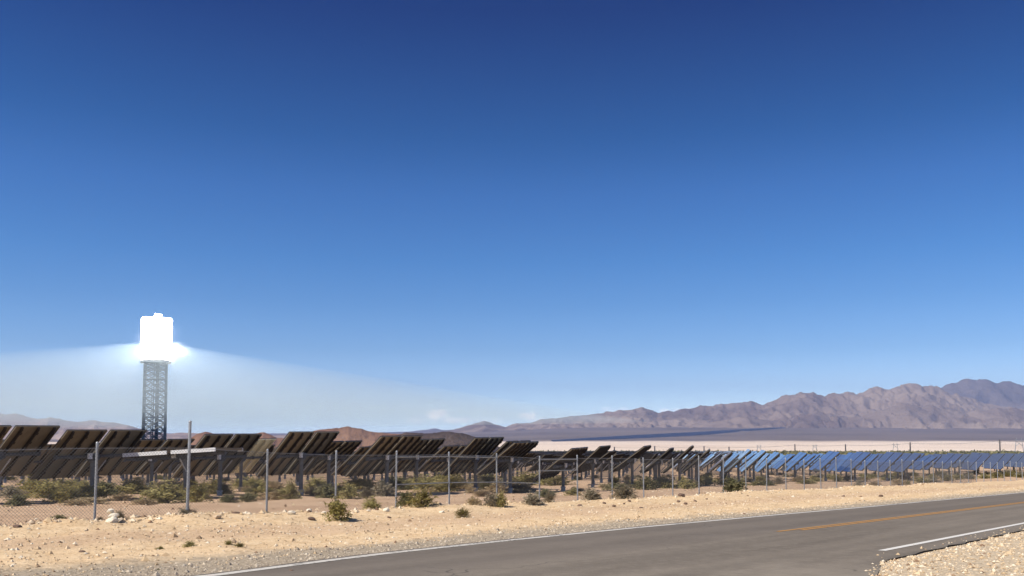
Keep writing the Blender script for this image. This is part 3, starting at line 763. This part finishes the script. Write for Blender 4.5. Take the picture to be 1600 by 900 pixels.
m.build('platform', WHITE_PAINT, tower)
m = MB()
for sx in (-1, 1):
    for hh in (.6, 1.2):
        m.bar((sx*pw*.97, -pw*.97, zt+1+hh), (sx*pw*.97, pw*.97, zt+1+hh), .08, 4); m.bar((-pw*.97, sx*pw*.97, zt+1+hh), (pw*.97, sx*pw*.97, zt+1+hh), .08, 4)
    for t in np.linspace(-.97, .97, 12):
        m.bar((sx*pw*.97, pw*t, zt+.9), (sx*pw*.97, pw*t, zt+2.3), .07, 4); m.bar((pw*t, sx*pw*.97, zt+.9), (pw*t, sx*pw*.97, zt+2.3), .07, 4)
m.build('guard_rail', WHITE_PAINT, tower)
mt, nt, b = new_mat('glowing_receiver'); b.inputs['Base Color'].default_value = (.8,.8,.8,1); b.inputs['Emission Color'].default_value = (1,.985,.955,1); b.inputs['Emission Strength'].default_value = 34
import bmesh
bm = bmesh.new(); zb, zr = zt+3.0, tz(498)-gz
bmesh.ops.create_cube(bm, size=1)
for v in bm.verts: v.co = Vector((v.co.x*2*w*.98, v.co.y*2*w*.98, (v.co.z+.5)*(zr-zb)+zb))
bmesh.ops.bevel(bm, geom=[e for e in bm.edges], offset=2.8, segments=3, affect='EDGES', profile=.5)
me = bpy.data.meshes.new('receiver'); bm.to_mesh(me); bm.free(); me.materials.append(mt)
link(bpy.data.objects.new('receiver', me), tower)
m = MB(); m.box((0,0,zr+.6), (6,6,1.4)); m.box((-1.5,0,zr+1.8), (3,4,1.4)); m.bar((-2,0,zr+1), (-2,0,zr+5.2), .4, 8); m.bar((-2,0,zr+4.8), (4.5,0,zr+4.2), .35, 6); m.bar((4,2,zr+1), (4,2,zr+3.6), .3, 6)
m.build('roof_crane', mt, tower)  # crane shares the receiver's emission, its glare painted on as glow
m = MB(); m.box((0, -2, 5), (13, 12, 10)); m.box((0,-2,10.3), (14,13,.7)); m.box((9,-7,3), (7,6,6))
m.build('base_building', WHITE_PAINT, tower)
# ------------------------------------------------------------------ hills and mountains
def rock_slope_mat(name, a, b_, c, scale):
    m, nt, b = new_mat(name)
    geo = nd(nt, 'ShaderNodeNewGeometry')
    n1 = noise_n(nt, geo.outputs['Position'], scale, 7, .62); n2 = noise_n(nt, geo.outputs['Position'], scale*6, 5, .65); n3 = noise_n(nt, geo.outputs['Position'], scale*.3, 3)
    col = mixc(nt, mapr(nt, n1, .38, .62), a, b_); col = mixc(nt, math_n(nt, 'MULTIPLY', mapr(nt, n3, .45, .65), .7), col, c)
    col = mixc(nt, math_n(nt, 'MULTIPLY', mapr(nt, n2, .5, .8), .35), col, tuple(k*.6 for k in a))
    nt.links.new(col, b.inputs['Base Color']); b.inputs['Roughness'].default_value = .95; b.inputs['Specular IOR Level'].default_value = .05
    nt.links.new(bump_n(nt, n2, 1.2/scale*.05, .8), b.inputs['Normal'])
    return m
def ridge(name, prof, Yc, D, nu, nv, seed, mat, rough=.25, freq=1.0, base=-70, toe=1.25):
    """prof: (px, py) silhouette points; the ridge stands at distance Yc and slopes over D metres each way."""
    xs = [a for a, b in prof]; hs = [at(a, b, Yc)[2]-base for a, b in prof]
    us = np.linspace(xs[0], xs[-1], nu); vs_ = np.linspace(-1, 1, nv)
    H = np.interp(us, xs, hs); Xc = (us-800)/F*Yc
    wid = Xc[-1]-Xc[0]
    V = []
    for i in range(nu):
        for j in range(nv):
            v = vs_[j]; x = Xc[i]*(1+v*D/Yc); y = Yc + v*D
            a = abs(v); bump = (1-a)**toe if v < 0 else (1-a)**1.1
            q = Vector((x/Yc*14*freq+seed, y/Yc*14*freq*.55, seed*2.3))
            rg = mnoise.ridged_multi_fractal(q, .9, 2.1, 7, 1.0, 2.0)*.5 - .75
            f2 = mnoise.fractal(q*3.1, .8, 2.1, 6)
            w_ = (1-bump)*min(1, bump*5)
            lat = mnoise.fractal(q*.9, 1, 2, 3)
            h = H[i]*(bump + (1.5 if Yc > 4000 else 1.0)*rough*w_*(rg*1.0+.35*lat)) + (H[i]*.065+4 if Yc > 4000 else H[i]*.035)*f2*min(1, bump*4)
            V.append((x, y, base+h))
    I = np.arange(nu*nv).reshape(nu, nv)
    Fq = np.stack([I[:-1,:-1], I[1:,:-1], I[1:,1:], I[:-1,1:]], -1).reshape(-1, 4)
    return tag(link(bpy.data.objects.new(name, mesh_from(name, V, Fq, [mat], None, True))), kind='structure')
MT_R = rock_slope_mat('range_rock', (.15,.105,.085), (.275,.205,.16), (.36,.28,.22), .0011)
MT_B = rock_slope_mat('back_range_rock', (.10,.085,.08), (.17,.14,.125), (.2,.16,.14), .0009)
MT_L = rock_slope_mat('pale_range_rock', (.24,.175,.15), (.36,.27,.23), (.40,.31,.26), .0016)
HL_C = rock_slope_mat('reddish_hill_rock', (.16,.082,.048), (.25,.138,.083), (.31,.19,.125), .006)
HL_D = rock_slope_mat('dark_hill_rock', (.038,.025,.019), (.085,.056,.041), (.12,.085,.062), .007)
ridge('mountains_back', [(1250,668),(1330,640),(1400,622),(1440,610),(1465,603),(1490,598),(1520,593),(1540,592),(1560,594),(1590,600),(1640,608),(1720,603),(1850,615),(2000,630),(2150,668)], 12300, 2400, 260, 50, 3.3, MT_B, .5, 1.3)
ridge('mountains', [(690,676),(722,668),(745,661),(757,658),(775,663),(790,667),(808,661),(830,660),(850,655),(880,652),(920,648),(950,643),(970,641),(985,638),(1003,636),(1018,641),(1027,645),(1040,643),(1075,638),(1090,636),(1110,634),(1130,632),(1160,628),(1170,626),(1190,631),(1215,625),(1240,615),(1258,611),(1270,614),(1285,617),(1305,615),(1325,612),(1342,614),(1360,607),(1390,605),(1420,600),(1440,603),(1470,608),(1500,618),(1540,630),(1600,640),(1700,642),(1850,632),(2000,640),(2100,668)], 9300, 2600, 720, 170, 1.7, MT_R, .45, 2.2, -70, 1.7)
ridge('foothills', [(960,672),(1040,668),(1100,662),(1140,654),(1165,650),(1190,655),(1230,658),(1255,646),(1275,640),(1300,648),(1340,652),(1380,640),(1420,630),(1460,634),(1510,644),(1560,636),(1610,640),(1700,650),(1800,668)], 8100, 1500, 300, 60, 5.9, MT_R, .6, 2.0, -70, 1.8)
ridge('far_mountains', [(560,678),(610,676),(640,674),(668,671),(680,668),(690,671),(720,672),(800,678)], 13500, 900, 80, 20, 8.1, MT_B, .3, 1.2)
ridge('mountains_west', [(-420,650),(-200,640),(-60,648),(0,645),(22,647),(40,650),(60,654),(75,650),(100,656),(125,659),(150,657),(175,660),(200,663),(215,669),(230,674),(262,677),(300,676),(360,679),(430,680),(480,679),(540,681)], 6200, 1300, 420, 60, 2.9, MT_L, .6, 1.7)
ridge('brown_hill', [(272,700),(285,692),(300,684),(310,677),(322,673),(332,676),(345,684),(362,691),(380,692),(392,683),(400,677),(412,675),(425,679),(434,684),(452,684),(466,681),(480,675),(500,671),(520,669),(533,668),(545,666),(557,668),(575,673),(600,676),(630,678),(650,684),(690,694),(720,702)], 2350, 340, 420, 60, 4.4, HL_C, .4, 2.6, -60)
ridge('dark_hill', [(560,702),(590,692),(615,681),(633,675),(650,675),(672,677),(685,675),(702,674),(715,675),(729,678),(742,682),(752,686),(765,692),(780,698),(800,706)], 1820, 260, 300, 60, 6.6, HL_D, .4, 3.2, -50)

# ------------------------------------------------------------------ distant solar array on the slope
PV = simple('pv_glass', (.028,.036,.065), .35, .2, .2, .01)
def terr_poly_rows():
    m = MB()
    upper = [(838,690),(870,688),(930,683),(990,678.5),(1050,675),(1100,672.5),(1160,670),(1232,667.5)]
    lower = [(838,691),(900,689),(960,686.5),(1020,684),(1080,681),(1110,679),(1160,674),(1200,671),(1232,668.5)]
    ux, uy = zip(*upper); lx, ly = zip(*lower)
    for px in np.arange(838, 1232, 2.0):
        a = ground(px, float(np.interp(px, lx, ly))); yl_ = float(np.interp(px, lx, ly)); b = ground(px, yl_ + .6*(float(np.interp(px, ux, uy))-yl_))
        if a is None or b is None or b[1]-a[1] < 5: continue
        a2 = ground(px+2.05, float(np.interp(px+2, lx, ly)))
        n = max(1, int((b[1]-a[1])/26))
        for k in range(n):
            t = (k+.5)/n; x = a[0]+(b[0]-a[0])*t; y = a[1]+(b[1]-a[1])*t; wx = (a2[0]-a[0])*.5*y/a[1]
            if mnoise.noise(Vector((x*.004, y*.0025, 3))) > .38: continue
            z0 = float(terrain(x, y-8)); z1 = float(terrain(x, y+10))
            m.add([(x-wx, y-8, z0+1.5), (x+wx, y-8, z0+1.5), (x+wx, y+10, z1+5.2), (x-wx, y+10, z1+5.2), (x-wx, y-8, z0+1.2), (x+wx, y-8, z0+1.2), (x+wx, y+10, z1+4.9), (x-wx, y+10, z1+4.9)], [(0,1,2,3),(7,6,5,4),(0,4,5,1),(2,6,7,3),(1,5,6,2),(3,7,4,0)])
    o = m.build('distant_solar_array', PV); tag(o, 'dark blue strip of a far solar array on the slope below the mountains', 'solar array', kind='stuff')
terr_poly_rows()

# ------------------------------------------------------------------ poles across the dry lake
def pole(px, ytop, Y, kind, label, group=None):
    b = at(px, ytop, Y); x = b[0]; z = float(terrain(x, Y)); h = b[2]-z
    rt = empty('power_pylon', (x, Y, z), 0, label, 'pylon', group)
    if kind == 'pole':
        m = MB(); m.bar((0,0,-1), (0,0,h), Y*.0009, 6, 0, Y*.0006); m.build('pole', POLE_WOOD, rt)
        for zz in (.78, .90): m = MB(); m.box((0,0,h*zz), (h*.26,.5,.5)); m.build('crossarm', POLE_WOOD, rt)
    else:
        for s_ in (-1, 1): m = MB(); m.bar((s_*h*.30,0,-1), (s_*h*.16,0,h), .55, 5, 0, .4); m.build('leg', GALV, rt)
        m = MB(); m.box((0,0,h*.84), (h*.72,.7,.7)); m.build('crossarm', GALV, rt)
        m = MB(); m.bar((-h*.24,0,h*.45), (h*.2,0,h*.8), .3, 4); m.bar((h*.24,0,h*.45), (-h*.2,0,h*.8), .3, 4); m.build('brace', GALV, rt)
    return x, Y, z+h*.9
POLES = [(960,698,2000,'pole','small dark pole on the dry lake behind the steep dark heliostat'),(1023,697,2000,'pole','thin pole on the dry lake between the clearing and the spiky heliostats'),(1100,697,1950,'pole','thin pole on the dry lake above the edge-on heliostats'),(1139,698,1900,'pole','thin pole on the dry lake above the first sliver of blue mirror'),
 (1186,695,1850,'frame','two-legged pylon on the dry lake above the first blue mirrors'),(1242,694,1800,'pole','dark pole on the dry lake between the two two-legged pylons'),(1273,694,1900,'frame','two-legged pylon on the dry lake before the mid blue row'),(1321,694,1700,'pole','dark pole on the dry lake past the mid blue row'),
 (1399,692,1700,'frame','two-legged pylon nearest the far blue wall of mirrors'),(1422,691,1500,'pole','dark pole beside the last two-legged pylon but one'),(1562,687,1250,'pole','tallest dark pole, standing before the dry lake towards the road end'),(1592,684,1300,'frame','two-legged pylon at the photo edge beside the tallest pole')]
tops = [pole(*a) for a in POLES]
m = MB()
dk = [t for t, a in zip(tops, POLES) if a[3] == 'pole']; dk.append((dk[-1][0]+260, dk[-1][1]-60, dk[-1][2]))
for a, b in zip(dk[:-1], dk[1:]):
    a = Vector(a); b = Vector(b); pr = a
    for k in range(1, 9):
        t = k/8; q = a.lerp(b, t); q.z -= 4*2.2*t*(1-t); m.bar(pr, q, .17, 4, 0, None, False); pr = q
o = m.build('power_line', POLE_WOOD); tag(o, 'thin dark power line sagging from pole to pole across the dry lake', 'power line')

# far scrub on the plain beyond the field
def far_scrub():
    vs = []; fs = []; r = random.Random(3)
    for k in range(2600):
        px = r.uniform(820, 1640); Yd = math.exp(r.uniform(math.log(420), math.log(2000)))
        x = (px-800)/F*Yd; z = float(terrain(x, Yd)); s_ = r.uniform(.7, 1.9)*(1+Yd/2200)
        for q in range(9):
            c = Vector((x+r.gauss(0, s_*.8), Yd+r.gauss(0, s_*.6), z+abs(r.gauss(.4, .4))*s_)); a = Vector((r.gauss(0,1), r.gauss(0,1), r.gauss(0,.7))).normalized(); b = a.orthogonal().normalized(); t = s_*r.uniform(.35,.8)
            i = len(vs); vs += [c-a*t, c+b*t*.8, c+a*t, c-b*t*.8]; fs.append((i,i+1,i+2,i+3))
    o = link(bpy.data.objects.new('far_scrub', mesh_from('far_scrub', vs, fs, [LEAF['dark']]))); tag(o, 'dark scrub dotted over the plain before the dry lake', 'scrub', kind='stuff')
far_scrub()

# ------------------------------------------------------------------ air: haze and the dusty light beams around the receiver
def volume_obj(name, v, f, density, color, aniso=0.0, label=None, cat=None):
    m = bpy.data.materials.new(name+'_air'); m.use_nodes = True; nt = m.node_tree
    nt.nodes.remove(nt.nodes['Principled BSDF']); n = nd(nt, 'ShaderNodeVolumePrincipled')
    n.inputs['Density'].default_value = density; n.inputs['Color'].default_value = (*color, 1); n.inputs['Anisotropy'].default_value = aniso
    nt.links.new(n.outputs[0], nt.nodes['Material Output'].inputs['Volume'])
    o = link(bpy.data.objects.new(name, mesh_from(name, v, f, [m]))); return tag(o, label, cat, None, 'stuff')
HAZE_D = 5.4e-5
bx = [(-14000,-1000,-57),(14000,-1000,-57),(14000,16000,-57),(-14000,16000,-57),(-14000,-1000,800),(14000,-1000,800),(14000,16000,800),(-14000,16000,800)]
bf = [(3,2,1,0),(4,5,6,7),(0,1,5,4),(1,2,6,5),(2,3,7,6),(3,0,4,7)]
volume_obj('haze', bx, bf, HAZE_D, (.31,.44,.80), 0.0, 'thin pale desert haze over the whole valley', 'haze')
apex = Vector((TX, TYY, tz(533)))
def beam(rk, dens, zb, zc):
    base = [(-1150, 420), (-640, 292), (-330, 255), (-60, 330), (150, 520), (292, 800), (330, 1080), (150, 1380), (-300, 1560), (-900, 1450), (-1400, 1000)]
    n = len(base); pts = []
    for i in range(n):      # smooth outline of the ring where the beams leave the mirrors
        a = Vector(base[i]); b = Vector(base[(i+1)%n]); p0 = Vector(base[i-1]); p3 = Vector(base[(i+2)%n])
        for t in (0,.25,.5,.75):
            pts.append(.5*((2*a)+(-p0+b)*t+(2*p0-5*a+4*b-p3)*t*t+(-p0+3*a-3*b+p3)*t**3))
    vs = []; k_ = (apex.z-zb)/(apex.z+20)
    for q in pts: vs.append((TX+(q.x-TX)*rk*k_, TYY+(q.y-TYY)*rk*k_, zb))
    k = len(vs); vs.append(tuple(apex))
    vs.append((TX, TYY, zc))      # the air low over the outer field stays clear
    fs = [(i, (i+1)%k, k) for i in range(k)] + [((i+1)%k, i, k+1) for i in range(k)]
    return volume_obj('dusty_light', vs, fs, dens, (.85,.965,1.0), 0.0, 'pale cone of dusty sunlit air fanning down from the glowing receiver', 'dusty air')
BEAMS = [(1.0, 6.0e-4, 10, 2), (.98, 5.2e-4, 12, 16), (.84, 4.4e-4, 15, 30), (.56, 3.0e-4, 22, 46)]
for bm_ in BEAMS: beam(*bm_)

# air glowing where spare beams cross beside the receiver; the halo is added bloom
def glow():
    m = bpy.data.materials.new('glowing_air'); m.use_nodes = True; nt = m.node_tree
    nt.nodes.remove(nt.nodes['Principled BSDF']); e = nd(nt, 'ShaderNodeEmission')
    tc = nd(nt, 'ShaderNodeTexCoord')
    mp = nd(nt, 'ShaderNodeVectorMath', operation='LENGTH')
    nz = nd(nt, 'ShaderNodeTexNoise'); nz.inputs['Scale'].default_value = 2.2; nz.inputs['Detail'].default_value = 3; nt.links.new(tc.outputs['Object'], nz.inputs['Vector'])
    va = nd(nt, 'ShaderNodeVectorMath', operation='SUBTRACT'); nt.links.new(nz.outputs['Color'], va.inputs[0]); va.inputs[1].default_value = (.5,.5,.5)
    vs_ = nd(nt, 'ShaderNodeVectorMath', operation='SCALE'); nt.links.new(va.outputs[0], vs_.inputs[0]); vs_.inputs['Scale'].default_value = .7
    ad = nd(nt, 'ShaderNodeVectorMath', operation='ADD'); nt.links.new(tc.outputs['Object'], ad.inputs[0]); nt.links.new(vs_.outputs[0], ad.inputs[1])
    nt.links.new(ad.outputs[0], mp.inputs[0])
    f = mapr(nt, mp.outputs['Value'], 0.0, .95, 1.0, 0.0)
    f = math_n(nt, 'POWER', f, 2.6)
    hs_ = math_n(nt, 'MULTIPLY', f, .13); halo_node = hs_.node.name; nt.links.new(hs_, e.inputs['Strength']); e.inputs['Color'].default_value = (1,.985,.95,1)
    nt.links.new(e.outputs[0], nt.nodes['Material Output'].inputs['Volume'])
    for px, py, sx, sz, lab in ((275,545,40,19,'white flare of glowing air beside the receiver'),(268,560,15,20,'small wisp of glowing air under the white flare'),(245,530,50,56,'faint emissive halo added around the white receiver as bloom')):
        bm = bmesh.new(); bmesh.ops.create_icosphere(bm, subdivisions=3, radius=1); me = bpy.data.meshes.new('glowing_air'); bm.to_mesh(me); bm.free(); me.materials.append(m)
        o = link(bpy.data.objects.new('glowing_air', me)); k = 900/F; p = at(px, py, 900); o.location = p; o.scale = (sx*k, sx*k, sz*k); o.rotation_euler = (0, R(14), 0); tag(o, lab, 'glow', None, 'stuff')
        if sx == 50: mh = m.copy(); mh.node_tree.nodes[halo_node].inputs[1].default_value = .042; me.materials[0] = mh  # weaker emission for the halo, imitating bloom that softens the receiver edges
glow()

# ------------------------------------------------------------------ sky, sun, camera
SUN_AZ, SUN_EL = -116.0, 47.0      # azimuth clockwise from +Y
w = bpy.data.worlds.new('World'); sc.world = w; w.use_nodes = True
nt = w.node_tree; bg = nt.nodes['Background']
sky = nd(nt, 'ShaderNodeTexSky', sky_type='NISHITA'); sky.sun_disc = False
sky.sun_elevation = R(SUN_EL); sky.sun_rotation = R(SUN_AZ % 360); sky.altitude = 900; sky.air_density = 1.0; sky.dust_density = .25; sky.ozone_density = 3.5
tc = nd(nt, 'ShaderNodeTexCoord'); sx = nd(nt, 'ShaderNodeSeparateXYZ'); nt.links.new(tc.outputs['Generated'], sx.inputs[0])
cr = nd(nt, 'ShaderNodeValToRGB'); nt.links.new(sx.outputs[2], cr.inputs[0])
RAMP = [(0,1.55,1.95,2.7),(.026,1.5,1.74,2.2),(.052,1.2,1.40,1.75),(.088,.77,1.03,1.36),(.14,.50,.85,1.22),(.186,.355,.765,1.18),(.259,.25,.63,1.085),(.317,.115,.46,.87),(.437,.020,.20,.585),(.56,.10,.26,.56),(1,.9,.85,.9)]
el = cr.color_ramp.elements
el[0].position = 0; el[0].color = (*[k/2 for k in RAMP[0][1:]], 1); el[1].position = 1; el[1].color = (*[k/2 for k in RAMP[-1][1:]], 1)
for p_, *k in RAMP[1:-1]: e = el.new(p_); e.color = (*[q/2 for q in k], 1)
vm = nd(nt, 'ShaderNodeVectorMath', operation='MULTIPLY'); nt.links.new(sky.outputs[0], vm.inputs[0]); nt.links.new(cr.outputs[0], vm.inputs[1])
v2 = nd(nt, 'ShaderNodeVectorMath', operation='SCALE'); nt.links.new(vm.outputs[0], v2.inputs[0]); v2.inputs['Scale'].default_value = 2.0
# small fair-weather clouds low over the horizon
ax = math_n(nt, 'DIVIDE', sx.outputs[0], math_n(nt, 'MAXIMUM', sx.outputs[1], .05)); ay = math_n(nt, 'DIVIDE', sx.outputs[2], math_n(nt, 'MAXIMUM', sx.outputs[1], .05))
cn = noise_n(nt, tc.outputs['Generated'], 95, 6, .6)
acc = None
for px_, py_, a_, b_, k_ in ((684,649,22,11,1.0),(712,656,34,5,.6),(825,650,14,8,.8),(842,656,26,5,.35),(770,656,30,5,.3),(655,657,26,5,.3),(1060,642,34,5,.6),(960,640,40,5,.25)):
    du = math_n(nt, 'DIVIDE', math_n(nt, 'SUBTRACT', ax, (px_-800)/F), a_/F); dv = math_n(nt, 'DIVIDE', math_n(nt, 'SUBTRACT', ay, (HY-py_)/F), b_/F)
    r2 = math_n(nt, 'ADD', math_n(nt, 'MULTIPLY', du, du), math_n(nt, 'MULTIPLY', dv, dv))
    mk = math_n(nt, 'SUBTRACT', math_n(nt, 'ADD', 1.0, math_n(nt, 'MULTIPLY', math_n(nt, 'SUBTRACT', cn, .5), 4.5)), r2)
    mk = math_n(nt, 'MULTIPLY', mapr(nt, mk, -.1, 1.2), k_)
    acc = mk if acc is None else math_n(nt, 'MAXIMUM', acc, mk)
sk = mixc(nt, acc, v2.outputs[0], (17.5, 17.3, 17.6))
nt.links.new(sk, bg.inputs['Color']); bg.inputs['Strength'].default_value = .085
sl = bpy.data.lights.new('sun', 'SUN'); sl.energy = 5.0; sl.angle = R(.53); sl.color = (1,.935,.83)
so_ = link(bpy.data.objects.new('sun', sl))
sd = Vector((math.sin(R(SUN_AZ))*math.cos(R(SUN_EL)), math.cos(R(SUN_AZ))*math.cos(R(SUN_EL)), math.sin(R(SUN_EL))))
so_.rotation_euler = (-sd).to_track_quat('-Z', 'Y').to_euler()
cam = bpy.data.cameras.new('camera'); co = link(bpy.data.objects.new('camera', cam))
cam.sensor_width = 36; cam.lens = 36*F/1600; cam.shift_y = (CY-450)/1600; cam.clip_start = .1; cam.clip_end = 60000
co.location = (0, 0, CAMZ); co.rotation_euler = (math.pi/2+PITCH, 0, 0); sc.camera = co
sc.view_settings.view_transform = 'Standard'; sc.view_settings.look = 'None'; sc.view_settings.exposure = 0.2; sc.view_settings.gamma = 1.0
try: sc.view_settings.use_curve_mapping = False
except Exception: pass
c = sc.cycles
c.use_denoising = True
try: c.denoiser = 'OPENIMAGEDENOISE'
except Exception: pass
c.max_bounces = 6; c.diffuse_bounces = 2; c.glossy_bounces = 3; c.volume_bounces = 1; c.transparent_max_bounces = 8; c.sample_clamp_indirect = 4.0
c.volume_step_rate = 1.0; c.volume_max_steps = 64
c.caustics_reflective = False; c.caustics_refractive = False
